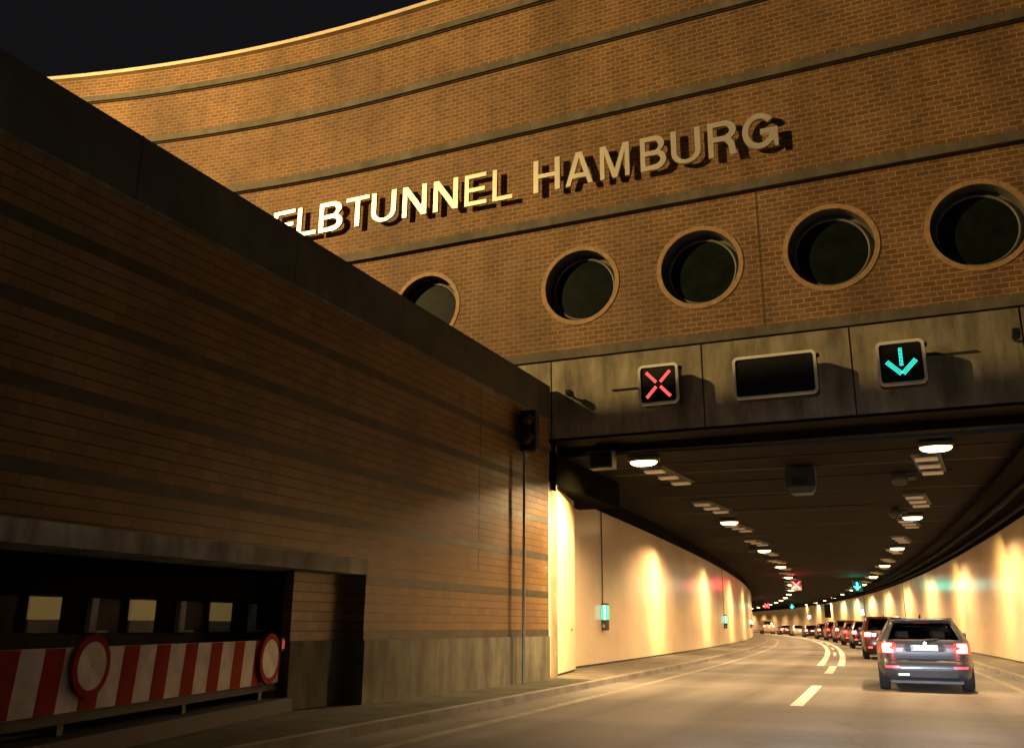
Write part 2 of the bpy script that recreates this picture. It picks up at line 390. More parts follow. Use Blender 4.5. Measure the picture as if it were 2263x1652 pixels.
# slab over the opening, closing the median crossing
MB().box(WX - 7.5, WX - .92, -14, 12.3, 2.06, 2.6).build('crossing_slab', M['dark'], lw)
for y in (1, 4, 7, 10, 13, 16): MB().box(WX + .012, WX + .014, y, y + .02, 6.102, 6.945).build('coping_joint', M['black'], lw)
# fine vertical expansion joints
for y in (16.2,):
    MB().box(WX, WX + .003, y, y + .018, 2.3, 6.05).build('expansion_joint', M['black'], lw)

# far side wall seen through the crossing
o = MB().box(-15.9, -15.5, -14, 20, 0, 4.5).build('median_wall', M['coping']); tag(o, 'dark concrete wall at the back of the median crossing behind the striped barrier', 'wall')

# ------------------------------------------------------------------ the portal
PY = 20.1
def fy(x, p):      # plan of the facade: flat, curving toward the road at the far left; p = how far it stands proud
    b = PY - p
    if x < -12.8: b -= .0115 * (x + 12.8) ** 2
    return b
XL, XR = -31., 15.
portal = empty('tunnel_portal', (-3, PY, 0), 'tall brown brick portal front with stepped bands, grey ledges and round windows over the road', 'tunnel portal')
xs = [XL + i * (18.2 / 26) for i in range(27)] + [XR]
def band(z0, z1, p, name, mat, x0=XL, x1=XR, back=True):
    mb = MB(); X = [x for x in xs if x0 < x < x1]; X = [x0] + X + [x1]
    mb.grid([[(x, fy(x, p), z0), (x, fy(x, p), z1)] for x in X], flip=True)
    mb.grid([[(x, fy(x, p) + .9, z0), (x, fy(x, p), z0)] for x in X], flip=True)
    mb.grid([[(x, fy(x, p), z1), (x, fy(x, p) + .9, z1)] for x in X], flip=True)
    return mb.build(name, mat, portal)
port_x = [-11.83, -7.39, -4.36, -1.39, 1.58, 4.56, 7.53, 10.5]; PZ = 9.53; PR = 1.02
# lowest brick band with round holes: plain strips plus square cells with a circular cut
z0, z1 = 7.86, 11.22
mb = MB(); cells = []
h = 1.25
edges = sorted(port_x)
X = [x for x in xs if x < port_x[0] - h] + [port_x[0] - h]
mb.grid([[(x, fy(x, 0), z0), (x, fy(x, 0), z1)] for x in X], flip=True)
for i, px in enumerate(edges):
    mb.face([(px - h, PY, z0), (px + h, PY, z0), (px + h, PY, PZ - h), (px - h, PY, PZ - h)])
    mb.face([(px - h, PY, PZ + h), (px + h, PY, PZ + h), (px + h, PY, z1), (px - h, PY, z1)])
    nx = edges[i + 1] - h if i + 1 < len(edges) else XR
    mb.face([(px + h, PY, z0), (nx, PY, z0), (nx, PY, z1), (px + h, PY, z1)])
    n = 48; r0 = []; r1 = []
    for k in range(n + 1):
        a = 2 * math.pi * k / n; c, s = math.cos(a), math.sin(a); q = h / max(abs(c), abs(s))
        r0.append((px + c * q, PY, PZ + s * q)); r1.append((px + c * PR, PY, PZ + s * PR))
    mb.grid([r0, r1], flip=False)
mb.build('brick_band', M['brick'], portal)
TOP = 18.66
lv = [(11.22, 11.48), (14.02, 14.28), (16.12, 16.36), (17.80, 18.02)]
tops = [14.02, 16.12, 17.80, TOP]
for i in range(4):
    p = .12 * (i + 1)
    band(lv[i][0] + .03, lv[i][1], p + .015, 'ledge', M['ledge'])
    band(lv[i][1], tops[i] + .028, p, 'brick_band', M['brick'])
    # strip under the ledge, its shadow line put into the dark colour
    band(lv[i][0] - .0, lv[i][0] + .026, p - .06, 'ledge_soffit_shade', M['joint'])
band(TOP + .03, TOP + .15, .66, 'parapet_cap', M['cap'])
# expansion joints in the brickwork
for x, a, b in ((-2.95, 7.9, 11.2), (6.1, 7.9, 11.2)):
    p = 0 if a < 10 else .12
    MB().box(x, x + .03, fy(x, p) - .003, fy(x, p) + .01, a, b).build('expansion_joint', M['joint'], portal)
# portholes
for px in port_x:
    f = MB(); n = 56
    def circ(r, y): return [(px + r * math.cos(2 * math.pi * k / n), y, PZ + r * math.sin(2 * math.pi * k / n)) for k in range(n)]
    f.grid([circ(PR + .02, PY - .004), circ(PR + .02, PY - .02), circ(.93, PY - .02), circ(.93, PY + .05)], closed=True, flip=True)
    ph = f.build('porthole_window', M['ring'], portal)
    g = MB(); g.grid([circ(.93, PY + .05), circ(.93, PY + .40), circ(.80, PY + .40)], closed=True, flip=True); g.build('reveal', M['reveal'], ph)
    ph2 = MB().grid([circ(.845, PY + .38), circ(.83, PY + .31), circ(.785, PY + .30), circ(.775, PY + .36)], closed=True, flip=True)
    ph2.build('rim', M['rim'], ph, smooth=True)
    g = MB(); rows = [circ(.79 * math.cos(t), PY + .345 - .006 * math.sin(t)) for t in (0, .3, .6, .9, 1.2, 1.5)]
    g.grid(rows, closed=True, flip=True); g.face(rows[-1][::-1]); g.build('pane', M['glass_dark'], ph, smooth=True)
# concrete beam over the opening
MB().box(XL + 8, XR, PY - .05, PY + .5, 7.64, 7.862).build('beam_ledge', M['ledge'], portal)
jx = [-14.9, -11.5, -8.17, -4.41, -1.17, 2.1, 5.4, 8.7, 12.0, 15.0]
for a, b in zip(jx[:-1], jx[1:]):
    MB().face([(a + .018, PY + .02, 5.66), (b - .018, PY + .02, 5.66), (b - .018, PY - .01, 7.6), (a + .018, PY - .01, 7.6)]).build('beam_panel', M['beam'], portal)
MB().box(-15, 15, PY + .03, PY + .9, 5.68, 7.63).build('beam_core', M['dark'], portal)
# soffit behind the beam, stepping down to the tunnel ceiling
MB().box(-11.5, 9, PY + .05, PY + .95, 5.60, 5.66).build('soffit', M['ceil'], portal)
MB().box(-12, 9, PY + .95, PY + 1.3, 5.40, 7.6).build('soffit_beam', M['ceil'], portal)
# blank side below the beam, right of the road
MB().box(5.0, 15, PY + .04, PY + 1.0, -.05, 5.66).build('side_pier', M['brick'], portal)
# pilaster where wall and portal meet
MB().box(-9.2, WX - .12, WE + .02, PY + .6, 0, 5.66).build('corner_pier', M['beam'], portal)

# lettering
def arc(cx_, cy, rx_, ry_, a0, a1, n=12): return [(cx_ + rx_ * math.cos(R(a0 + (a1 - a0) * i / n)), cy + ry_ * math.sin(R(a0 + (a1 - a0) * i / n))) for i in range(n + 1)]
def glyph(ch):
    t, w = .128, .68
    if ch == 'E': return [[(0, 0), (w, 0), (w, t), (t, t), (t, .43), (w * .92, .43), (w * .92, .43 + t), (t, .43 + t), (t, 1 - t), (w * .98, 1 - t), (w * .98, 1), (0, 1)]]
    if ch == 'L': return [[(0, 0), (.6, 0), (.6, t), (t, t), (t, 1), (0, 1)]]
    if ch == 'T': return [[(w / 2 - t / 2, 0), (w / 2 + t / 2, 0), (w / 2 + t / 2, 1 - t), (w, 1 - t), (w, 1), (0, 1), (0, 1 - t), (w / 2 - t / 2, 1 - t)]]
    if ch == 'H': return [[(0, 0), (t, 0), (t, .43), (w - t, .43), (w - t, 0), (w, 0), (w, 1), (w - t, 1), (w - t, .43 + t), (t, .43 + t), (t, 1), (0, 1)]]
    if ch == 'N': return [[(0, 0), (t, 0), (t, .72), (w - t - .01, 0), (w, 0), (w, 1), (w - t, 1), (w - t, .28), (t + .01, 1), (0, 1)]]
    if ch == 'M':
        w = .86; return [[(0, 0), (t, 0), (t, .76), (w / 2 - .07, 0), (w / 2 + .07, 0), (w - t, .76), (w - t, 0), (w, 0), (w, 1), (w - t * 1.4, 1), (w / 2, .26), (t * 1.4, 1), (0, 1)]]
    if ch == 'A':
        w = .80; q = .065; return [[(0, 0), (t * 1.08, 0), (t * 1.08 + q, .21), (w - t * 1.08 - q, .21), (w - t * 1.08, 0), (w, 0), (w / 2 + .09, 1), (w / 2 - .09, 1)], [(w / 2, .83), (w / 2 - .135, .35), (w / 2 + .135, .35)]]
    if ch == 'U':
        r_ = w / 2; return [[(0, 1), (t, 1)] + arc(r_, r_, r_ - t, r_ - t * .9, 180, 360) + [(w - t, 1), (w, 1)] + arc(r_, r_, r_, r_, 0, -180)]
    if ch == 'B':
        return [[(0, 0)] + arc(.40, .285, .28, .285, -90, 62) + arc(.38, .755, .26, .245, -58, 90) + [(0, 1)],
                [(t, t)] + arc(.40, .2925, .13, .1375, -90, 90, 8) + [(t, .43)], [(t, .57)] + arc(.37, .7125, .115, .1425, -90, 90, 8) + [(t, .855)]]
    if ch == 'R':
        return [[(0, 0), (t, 0), (t, .42), (.36, .42), (.40, .40), (.47, .30), (.50, 0), (.68, 0), (.64, .10), (.62, .34), (.54, .47)] + arc(.40, .72, .27, .28, -50, 90) + [(0, 1)],
                [(t, .57)] + arc(.39, .7125, .125, .1425, -90, 90, 8) + [(t, .855)]]
    if ch == 'G':
        return [arc(.43, .5, .43, .5, 36, 318, 30) + [(.78, .14), (.80, 0), (.89, 0), (.89, .54), (.45, .54), (.45, .40), (.74, .40)] + arc(.43, .5, .275, .345, -30, -322, 26)]
def text_mesh(ch, extr):
    cu = bpy.data.curves.new('t', 'CURVE'); cu.dimensions = '2D'; cu.fill_mode = 'BOTH'; cu.extrude = extr
    for pts in glyph(ch):
        sp = cu.splines.new('POLY'); sp.points.add(len(pts) - 1); sp.use_cyclic_u = True
        for p, q in zip(sp.points, pts): p.co = (q[0], q[1], 0, 1)
    o = bpy.data.objects.new('t', cu); col.objects.link(o)
    dg = bpy.context.evaluated_depsgraph_get(); me = bpy.data.meshes.new_from_object(o.evaluated_get(dg))
    bpy.data.objects.remove(o); bpy.data.curves.remove(cu); return me
letters = [('E', -17.03, -16.23), ('L', -16.14, -15.45), ('B', -15.35, -14.53), ('T', -14.41, -13.63), ('U', -13.54, -12.73), ('N', -12.51, -11.74),
           ('N', -11.52, -10.76), ('E', -10.55, -9.89), ('L', -9.71, -9.13), ('H', -8.52, -7.78), ('A', -7.62, -6.88), ('M', -6.68, -5.91),
           ('B', -5.62, -4.97), ('U', -4.84, -4.11), ('R', -3.93, -3.24), ('G', -3.11, -2.29)]
sign = empty('portal_lettering', (-9.6, PY - .3, 12.1), 'raised metal capital letters spelling the tunnel name across the second brick band', 'lettering')
for ch, a, b in letters:
    me = text_mesh(ch, .035)
    xsv = [v.co.x for v in me.vertices]; ysv = [v.co.y for v in me.vertices]
    x0, x1, y0, y1 = min(xsv), max(xsv), min(ysv), max(ysv)
    if a < -12.8: pass
    for v in me.vertices:
        x = a + (v.co.x - x0) / (x1 - x0) * (b - a); z = 12.13 + .02 * max(0, -10 - a) + (v.co.y - y0) / (y1 - y0) * .92
        y = fy(x, .12) - .20 - v.co.z; k = (fy(x, .12) - .2) / 19.8
        v.co = Vector((x * k, y, CAM_H + (z - CAM_H) * k)) - Vector(sign.location)
    me.materials.append(M['letter']); me.flip_normals()
    o = bpy.data.objects.new('letter', me); col.objects.link(o); o.parent = sign
    for sx in (a + .12, b - .12):
        pass

# ------------------------------------------------------------------ lane signal signs on the beam
def rrect(x0, x1, z0, z1, r, y, n=6):
    pts = []
    for cxx, cz, a0 in ((x1 - r, z1 - r, 0), (x0 + r, z1 - r, 90), (x0 + r, z0 + r, 180), (x1 - r, z0 + r, 270)):
        for k in range(n + 1):
            a = R(a0 + 90 * k / n); pts.append((cxx + r * math.cos(a), y, cz + r * math.sin(a)))
    return pts
def lane_sign(x0, x1, z0, z1, label, led, name='lane_signal_sign'):
    Y = 19.5; e = empty(name, ((x0 + x1) / 2, Y, z0), label, 'lane signal')
    b = MB(); a1 = rrect(x0 + .01, x1 - .01, z0 + .01, z1 - .01, .10, Y + .02); a2 = rrect(x0 + .01, x1 - .01, z0 + .01, z1 - .01, .10, Y + .36)
    b.grid([a1, a2], closed=True, flip=True); b.face(a1[::-1]); b.face(a2); b.build('housing', M['black'], e)
    t = .06
    f = MB(); f.grid([rrect(x0, x1, z0, z1, .12, Y + .03), rrect(x0, x1, z0, z1, .12, Y - .02), rrect(x0 + t, x1 - t, z0 + t, z1 - t, .065, Y - .02), rrect(x0 + t, x1 - t, z0 + t, z1 - t, .065, Y + .022)], closed=True, flip=True)
    f.build('frame', M['frame'], e)
    for xx in (x0 + .15, x1 - .2):
        MB().box(xx, xx + .06, Y + .36, PY, z0 + .35, z0 + .42).build('bracket', M['dark'], e)
    MB().box(x1 - .02, x1 + .05, Y + .1, Y + .2, z1 - .13, z1 - .06).build('lug', M['dark'], e)
    cx0, cz0 = (x0 + x1) / 2, (z0 + z1) / 2
    if led:
        def arm(ax, az, bx, bz, rows=3, pitch=.028, mt=None):
            m = MB()
            d = Vector((bx - ax, bz - az)); Ln = d.length; d /= Ln; nrm = Vector((-d.y, d.x)); k = int(Ln / pitch)
            for i in range(k + 1):
                for j in range(rows):
                    p = Vector((ax, az)) + d * (i * Ln / k) + nrm * ((j - (rows - 1) / 2) * pitch * .92); s = .0078
                    m.face([(cx0 + p.x - s, Y - .0, cz0 + p.y - s), (cx0 + p.x + s, Y - .0, cz0 + p.y - s), (cx0 + p.x + s, Y - .0, cz0 + p.y + s), (cx0 + p.x - s, Y - .0, cz0 + p.y + s)])
            m.build('led_arm', M[mt], e)
        if led == 'cross':
            for sx in (-1, 1):
                for sz in (-1, 1): arm(sx * .055, sz * .06, sx * .27, sz * .29, mt='red_led')
        else:
            arm(0, .30, 0, -.06, 3, mt='green_led'); arm(-.27, .03, -.02, -.23, 4, mt='green_led'); arm(.27, .03, .02, -.23, 4, mt='green_led')
lane_sign(-5.77, -4.83, 6.13, 7.07, 'square black lane signal with a lit red cross, leftmost over the road', 'cross')
lane_sign(-3.61, -1.84, 6.06, 7.02, 'wide blank black board in a cream frame between the red cross and green arrow', None, 'message_board')
lane_sign(-.655, .275, 6.07, 7.01, 'square black lane signal with a lit green down arrow over the right lane', 'arrow')
o = MB().tube([(-6.6, PY - .03, 6.72), (-5.7, PY - .03, 6.72)], .018, 6).build('conduit', M['dark']); tag(o, 'thin dark conduit on the concrete beam left of the red cross sign', 'conduit')
o = MB().tube([(.3, PY - .03, 6.78), (1.25, PY - .03, 6.78)], .018, 6).build('conduit', M['dark']); tag(o, 'thin dark conduit on the concrete beam right of the green arrow sign', 'conduit')
cm = empty('beam_camera', (-7.55, PY, 6.6), 'small black camera sticking out of the concrete beam above the wall end', 'camera')
MB().tube([(-7.55, PY, 6.62), (-7.55, PY - .3, 6.66)], .03, 8).build('arm', M['dark'], cm)
MB().box(-7.61, -7.49, PY - .5, PY - .22, 6.6, 6.72).build('camera_body', M['black'], cm, bevel=.01)
cm = empty('beam_camera', (1.95, PY, 6.6), 'small black camera on the concrete beam at the right edge beyond the arrow sign', 'camera')
MB().tube([(1.95, PY, 6.92), (1.95, PY - .3, 6.96)], .03, 8).build('arm', M['dark'], cm)
MB().box(1.88, 2.02, PY - .5, PY - .22, 6.88, 7.04).build('camera_body', M['black'], cm, bevel=.01)

# ------------------------------------------------------------------ tunnel
t = empty('tunnel_side_wall', (-9.3, 24, 0), 'cream panelled tunnel wall on the left with streaks of lamp light', 'tunnel wall')
strip(cx, [(-6.6, .17), (-6.6, 4.85)], 25.4, END, 1.5).build('wall_panels', M['wall'], t)
strip(cx, [(-6.62, -.02), (-6.62, .17), (-6.75, .17)], 25.4, END, 3).build('plinth', M['dark'], t)
mb = MB(); a, b = (-8.20, 19.93), (-8.98, 23.75)
def vwall(mb, p, q, z0, z1): mb.face([(p[0], p[1], z0), (q[0], q[1], z0), (q[0], q[1], z1), (p[0], p[1], z1)][::-1])
vwall(mb, a, b, .17, 4.62); mb.build('entrance_panel', M['wall'], t)
c2 = off(cx, 25.4, -6.6)
mb = MB(); vwall(mb, b, c2, .17, 4.72); mb.build('return_panel', M['wall'], t)
mb = MB(); vwall(mb, (a[0] - .03, a[1]), (b[0] - .03, b[1]), -.02, .17); vwall(mb, (b[0] - .03, b[1]), (c2[0] - .03, c2[1]), -.02, .17); mb.build('entrance_plinth', M['dark'], t)
# service door set in the return
def lerp(p, q, k, o=0):
    d = Vector((q[0] - p[0], q[1] - p[1])); n = Vector((d.y, -d.x)).normalized(); r = Vector(p[:2]) + d * k + n * o; return (r.x, r.y)
d0, d1 = lerp(b, c2, .25, .012), lerp(b, c2, .72, .012)
mb = MB(); vwall(mb, d0, d1, .2, 2.95); dr = mb.build('service_door', plain('brown_grey_door', (.20, .12, .07), .5), t)
d2, d3 = lerp(a, b, .80, .02), lerp(a, b, .86, .02)
mb = MB(); vwall(mb, d2, d3, 1.16, 1.20); mb.build('handle', M['dark'], t)
t2 = empty('tunnel_side_wall', (2, 40, 0), 'cream panelled tunnel wall on the right behind the car queue, with bright yellow scallops', 'tunnel wall')
strip(cx, [(6.3, 4.86), (6.3, .17)], 20.6, END, 1.5).build('wall_panels', M['wall'], t2)
strip(cx, [(6.45, .17), (6.32, .17), (6.32, -.02)], 20.6, END, 3).build('plinth', M['dark'], t2)
for yy in (83, 116):
    strip(cx, [(6.28, 4.9), (6.28, .2)], yy, yy + .35, 1).build('panel_joint_strip', M['pipe'], t2)
ce = empty('tunnel_ceiling', (-3, 24, 5.4), 'dark concrete tunnel ceiling crossed by thin joints', 'tunnel ceiling')
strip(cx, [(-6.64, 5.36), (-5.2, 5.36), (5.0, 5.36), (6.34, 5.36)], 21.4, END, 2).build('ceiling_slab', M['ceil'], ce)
strip(cx, [(6.33, 5.37), (6.33, 4.85), (6.6, 4.85)], 21.4, END, 2).build('painted_shade_edge', M['shade_black'], ce)  # strip coloured near black to look unlit beside the wall beams
strip(cx, [(-6.75, 4.85), (-6.63, 4.85), (-6.63, 5.37)], 21.4, END, 2).build('painted_shade_edge', M['shade_black'], ce)
mb = MB(); mb.face([(-9.6, 21.4, 4.8), (-8.1, 20.2, 4.4), (-8.1, 20.2, 5.7), (-9.6, 21.4, 5.7)]); mb.box(-9.7, -8.25, 20.2, 25.6, 4.62, 5.4); mb.build('side_soffit', M['shade_black'], ce)
r = MB()
for y in ys(24.6, 160, 4.87):
    a_, b_ = off(cx, y, -5.2), off(cx, y, 5.0)
    r.tube([(a_[0], a_[1], 5.36), (b_[0], b_[1], 5.36)], .03, 6, cap=False)
r.build('slab_joints', M['rib'], ce)
for i, y in enumerate((23.2, 26.8, 30.0, 33.6)):
    a_, b_ = off(cx, y, -4.8 + .6 * i), off(cx, y, 4.6 - .9 * i)
    MB().box(a_[0], b_[0], a_[1] - .05, a_[1] + .05, 5.33, 5.36).build('ceiling_rail', M['rail'], ce)
# pipes and cable tray along the right shoulder of the ceiling
for d, z, rr, lab in ((5.65, 5.20, .09, 'upper of two thick grey pipes running along the right ceiling edge'), (6.05, 4.99, .07, 'lower thinner grey pipe just above the right tunnel wall')):
    pts = [(*off(cx, y, d), z) for y in ys(21.5, END, 4)]
    tag(MB().tube(pts, rr, 8).build('service_pipe', M['pipe'], smooth=True), lab, 'pipe')
tag(strip(cx, [(4.75, 5.22), (4.75, 5.12), (5.15, 5.12), (5.15, 5.22)], 21.5, END, 4).build('cable_tray', M['shade_black']), 'long dark cable tray under the ceiling beside the right hand lamp row', 'cable tray')
tag(MB().tube([(-3.1 - (y - 31) * .07 - (y - 31) ** 2 * .0005, y, 5.30) for y in ys(31, 90, 3)], .012, 5).build('ceiling_cable', M['pipe']), 'thin cable sagging along the middle of the tunnel ceiling', 'cable')

# ceiling lamps, two rows
def rowx(y): s = y - 21.8; return -3.0 - .05 * s - .00058 * s * s
def make_lamp(name='tunnel_lamp'):
    e = empty(name)
    MB().box(-.36, .36, -.24, .24, .03, .14).build('housing', M['greybox'], e, bevel=.02, local=True)
    def el(ax, ay, z): return [(ax * math.cos(a * math.pi / 12), ay * math.sin(a * math.pi / 12), z) for a in range(24)]
    m = MB(); m.grid([el(.34, .235, .03), el(.335, .23, .0), el(.30, .20, -.035), el(.27, .17, -.045)], closed=True); m.build('diffuser_rim', M['diff_rim'], e, smooth=True, local=True)
    m = MB(); m.grid([el(.27, .17, -.045), el(.22, .13, -.06), el(.10, .06, -.07)], closed=True); m.face(el(.10, .06, -.07)); m.build('diffuser', M['diff'], e, smooth=True, local=True)
    MB().box(-.03, .03, -.03, .03, .14, .18).build('bracket', M['dark'], e, local=True)
    return e
def make_louvre():
    e = empty('ceiling_louvre')
    for k in range(3):
        MB().box(-.25, .25, -.15 + k * 1.15 - 1.15, .15 + k * 1.15 - 1.15, .0, .05).build('slat', M['slat'], e, local=True)
    MB().box(-.33, .33, -1.5, 1.5, .10, .14).build('backing', M['dark'], e, local=True)
    return e
ORD = ['nearest', 'second', 'third', 'fourth', 'fifth', 'sixth', 'seventh', 'eighth', 'ninth', 'tenth', 'eleventh', 'twelfth', 'thirteenth', 'fourteenth', 'fifteenth', 'sixteenth', 'seventeenth', 'eighteenth']
lamp0 = make_lamp(); louv0 = make_louvre(); fl = fv = True
NL = 18
for side, y0, row in ((-1, 21.6, 'left'), (1, 22.2, 'right')):
    for i in range(NL):
        y = y0 + 14.5 * i
        tn = (rowx(y + .5) - rowx(y - .5)); rz = -math.atan(tn) * 1.0
        x = rowx(y) + side * 3.32
        if fl: o = lamp0; fl = False
        else: o = copy_tree(lamp0)
        o.location = (x, y, 5.19); o.rotation_euler = (0, 0, rz if True else 0)
        tag(o, '%s lit orange lamp from the tunnel mouth in the %s ceiling row' % (ORD[i], row), 'tunnel lamp', 'lamps in two rows along the tunnel ceiling')
        light('lamp_beam', 'SPOT', (x, y, 5.12), 5200, WARM, (x, y, 0), 158, .35, .12)
        # the lamp's side reflector throws a narrow fan onto its wall
        wy = y + (1.0 if side < 0 else 3.2)
        wx, wyy = off(cx, wy, -6.6 if side < 0 else 6.3)
        if side < 0 and i == 0: light('lamp_side_beam', 'SPOT', (x, y, 5.10), 2600, (1.0, .68, .21), (-8.5, 21.6, 3.2), 88, .9, .03)
        else: light('lamp_side_beam', 'SPOT', (x, y, 5.10), 3900 if side < 0 else 5000, (1.0, .67, .22), (wx, wyy, 2.35), 58, 1.0, .06)
        if i < 7:
            for dy in (2.9, -4.3):
                if i == 0 and dy < 0: continue
                yy = y + dy
                if fv: v = louv0; fv = False
                else: v = copy_tree(louv0)
                v.location = (rowx(yy) + side * 3.32, yy, 5.22); v.rotation_euler = (0, 0, -math.atan(rowx(yy + .5) - rowx(yy - .5)) * -1)
                tag(v, 'three pale unlit ceiling slats %s the %s lamp of the %s row' % ('just beyond' if dy > 0 else 'just before', ORD[i], row), 'ceiling louvre', 'pale slat groups between the ceiling lamps')
# first lamp on the left throws its cut-off light back onto the end of the brick wall
light('lamp_side_beam', 'SPOT', (rowx(21.6) - 3.32 + .3, 21.5, 5.0), 700, (1, .66, .26), (-8.4, 19.2, .9), 72, .25, .03)

# ceiling boxes
cb_ = empty('ceiling_camera_box', (-2.93, 24.5, 4.65), 'dark tapered camera housing hanging under the middle of the tunnel ceiling', 'camera housing')
m = MB(); m.grid([[(-3.3, 24.3, 5.30), (-2.56, 24.3, 5.30), (-2.56, 24.9, 5.30), (-3.3, 24.9, 5.30)], [(-3.3, 24.2, 4.78), (-2.56, 24.2, 4.78), (-2.62, 24.9, 4.78), (-3.24, 24.9, 4.78)], [(-3.2, 24.25, 4.62), (-2.66, 24.25, 4.62), (-2.7, 24.8, 4.62), (-3.16, 24.8, 4.62)]], closed=True)
m.face([(-3.2, 24.25, 4.62), (-2.66, 24.25, 4.62), (-2.7, 24.8, 4.62), (-3.16, 24.8, 4.62)]); m.build('shell', M['black'], cb_)
m = MB(); m.box(-3.14, -2.74, 24.18, 24.2, 4.82, 5.02); m.build('window', M['pipe'], cb_)
for x, y, lab in ((-.62, 26.5, 'small dark speaker pod on the ceiling left of the right lamp row, nearer one'), (-1.05, 34.5, 'small dark speaker pod on the ceiling left of the right lamp row, farther one'), (-8.6, 49, 'dark dome pod on the ceiling edge above the left tunnel wall')):
    e = empty('ceiling_pod', (x, y, 5.2), lab, 'ceiling pod')
    m = MB(); m.grid([[(x + r_ * math.cos(a * math.pi / 6), y + r_ * math.sin(a * math.pi / 6), z_) for a in range(12)] for r_, z_ in ((.10, 5.36), (.17, 5.28), (.21, 5.14), (.17, 5.02), (.06, 4.98))], closed=True)
    m.build('shell', M['dark'], e, smooth=True); MB().tube([(x + .2, y, 5.2), (x + .42, y, 5.2)], .07, 8).build('side_horn', M['dark'], e)
e = empty('junction_cabinet', (-7.0, 20.9, 4.95), 'grey metal cabinet under the soffit between the left wall and the first left lamp', 'cabinet')
MB().box(-7.45, -6.85, 20.75, 21.1, 4.98, 5.42).build('cabinet_body', M['greybox'], e, bevel=.015); MB().box(-7.4, -6.9, 20.735, 20.75, 5.03, 5.37).build('cabinet_door', M['pipe'], e)

# far lane signals hung from the ceiling
def far_signal(x, y, z, kind, label, s=1.0):
    e = empty('hanging_lane_signal', (x, y, z), label, 'lane signal', 'lane signals hanging deep in the tunnel')
    MB().box(x - .42 * s, x + .42 * s, y + .02, y + .25, z - .42 * s, z + .42 * s).build('housing', M['black'], e)
    MB().tube([(x, y + .12, z + .4 * s), (x, y + .12, 5.36)], .03, 6).build('hanger', M['dark'], e)
    m = MB()
    if kind == 'red':
        for sx in (-1, 1):
            m.face([(x + sx * .30 * s - .07, y, z - .3 * s), (x + sx * .30 * s + .07, y, z - .3 * s), (x - sx * .30 * s + .07, y, z + .3 * s), (x - sx * .30 * s - .07, y, z + .3 * s)])
        m.build('lit_cross', M['red_sig'], e); light('signal_glow', 'POINT', (x, y - 1.3, z), 220, (1, .04, .06), radius=.2, parent=None)
    else:
        m.face([(x - .06, y, z + .32 * s), (x - .06, y, z - .1), (x + .06, y, z - .1), (x + .06, y, z + .32 * s)]); m.face([(x - .3 * s, y, z + .02), (x, y, z - .32 * s), (x + .3 * s, y, z + .02), (x, y, z - .12 * s)])
        m.build('lit_arrow', M['green_sig'], e); light('signal_glow', 'POINT', (x, y - 1.3, z), 110, (.03, 1, .7), radius=.2)
far_signal(-10.75, 81, 4.62, 'red', 'glowing red cross signal hanging beside the left lamp row, the nearer red one')
far_signal(-6.15, 84, 4.62, 'green', 'glowing green arrow signal hanging beside the right lamp row, the nearer green one')
far_signal(-24.6, 150, 4.35, 'red', 'small distant red signal just right of the left wall edge', .95)
far_signal(-21.9, 158, 4.35, 'green', 'small distant green signal hanging above the far cars', .95)

# emergency exit markers with conduit
def exit_marker(y, d, label, s=1.0):
    x, yy = off(cx, y, d); sg = 1 if d < 0 else -1
    e = empty('exit_marker_light', (x, yy, 1.1), label, 'exit marker', 'green exit marker lights on the tunnel walls')
    x += .01 * sg
    MB().box(min(x, x + .02 * sg), max(x, x + .02 * sg), yy - .0, yy + .05, 1.95, 4.85).build('conduit', M['dark'], e)
    MB().box(min(x, x + .16 * sg), max(x, x + .16 * sg), yy - .12, yy + .18, 1.14, 1.96).build('housing', M['greybox'], e, bevel=.015)
    xa, xb = sorted((x + .015 * sg, x + .15 * sg)); xm = (xa + xb) / 2
    MB().box(xm + .01, xb - .005, yy - .135, yy - .12, 1.46, 1.90).build('white_tube', M['white_box'], e)
    MB().box(xa, xm - .01, yy - .135, yy - .12, 1.46, 1.90).build('green_tube', M['green_box'], e)
    MB().box(min(x + .16 * sg, x + .17 * sg), max(x + .16 * sg, x + .17 * sg), yy - .10, yy + .15, 1.46, 1.90).build('side_window', M['green_box'] , e)
    MB().box(xa + .03, xb - .03, yy - .14, yy - .12, 1.22, 1.32).build('button_plate', M['pole'], e)
exit_marker(28.5, -6.6, 'lit green and white exit marker on a long black conduit, nearest on left wall')
exit_marker(60.8, -6.6, 'green exit marker light on a black conduit, second along the left wall')
exit_marker(93, -6.6, 'green exit marker light on a black conduit, third along the left wall')
exit_marker(125, -6.6, 'tiny green exit marker at the far bend end of the left wall')
exit_marker(128, 6.3, 'tall green lit exit marker on the far right wall above the cars')
# lit white signs on the far right wall
for y, lab in ((118, 'bright white lit panel on the right wall beyond the car queue, the larger one'), (178, 'bright white lit panel low on the far right wall, smallest and farthest one')):
    x, yy = off(cx, y, 6.25); tn = math.atan(-(cx(y + .5) - cx(y - .5)))
    e = empty('lit_wall_sign', (x, yy, 2.6), lab, 'lit sign')
    MB().box(x - .10, x - .02, yy - 1.2, yy + 1.2, 2.6, 3.25, rot=tn, piv=(x, yy)).build('light_box', M['white_sign'], e)
    MB().box(x - .02, x + .03, yy - 1.25, yy + 1.25, 2.55, 3.3, rot=tn, piv=(x, yy)).build('box_frame', M['dark'], e)
x, yy = off(cx, 150, 5.6)
e = empty('wall_mounted_board', (x, yy, 3), 'dark box sign jutting from the far right wall', 'sign')
MB().box(x - .5, x + .4, yy, yy + .3, 2.6, 4.6).build('board', M['black'], e); MB().box(x - .05, x + .05, yy + .3, yy + .5, 3.4, 3.6).build('bracket', M['dark'], e)

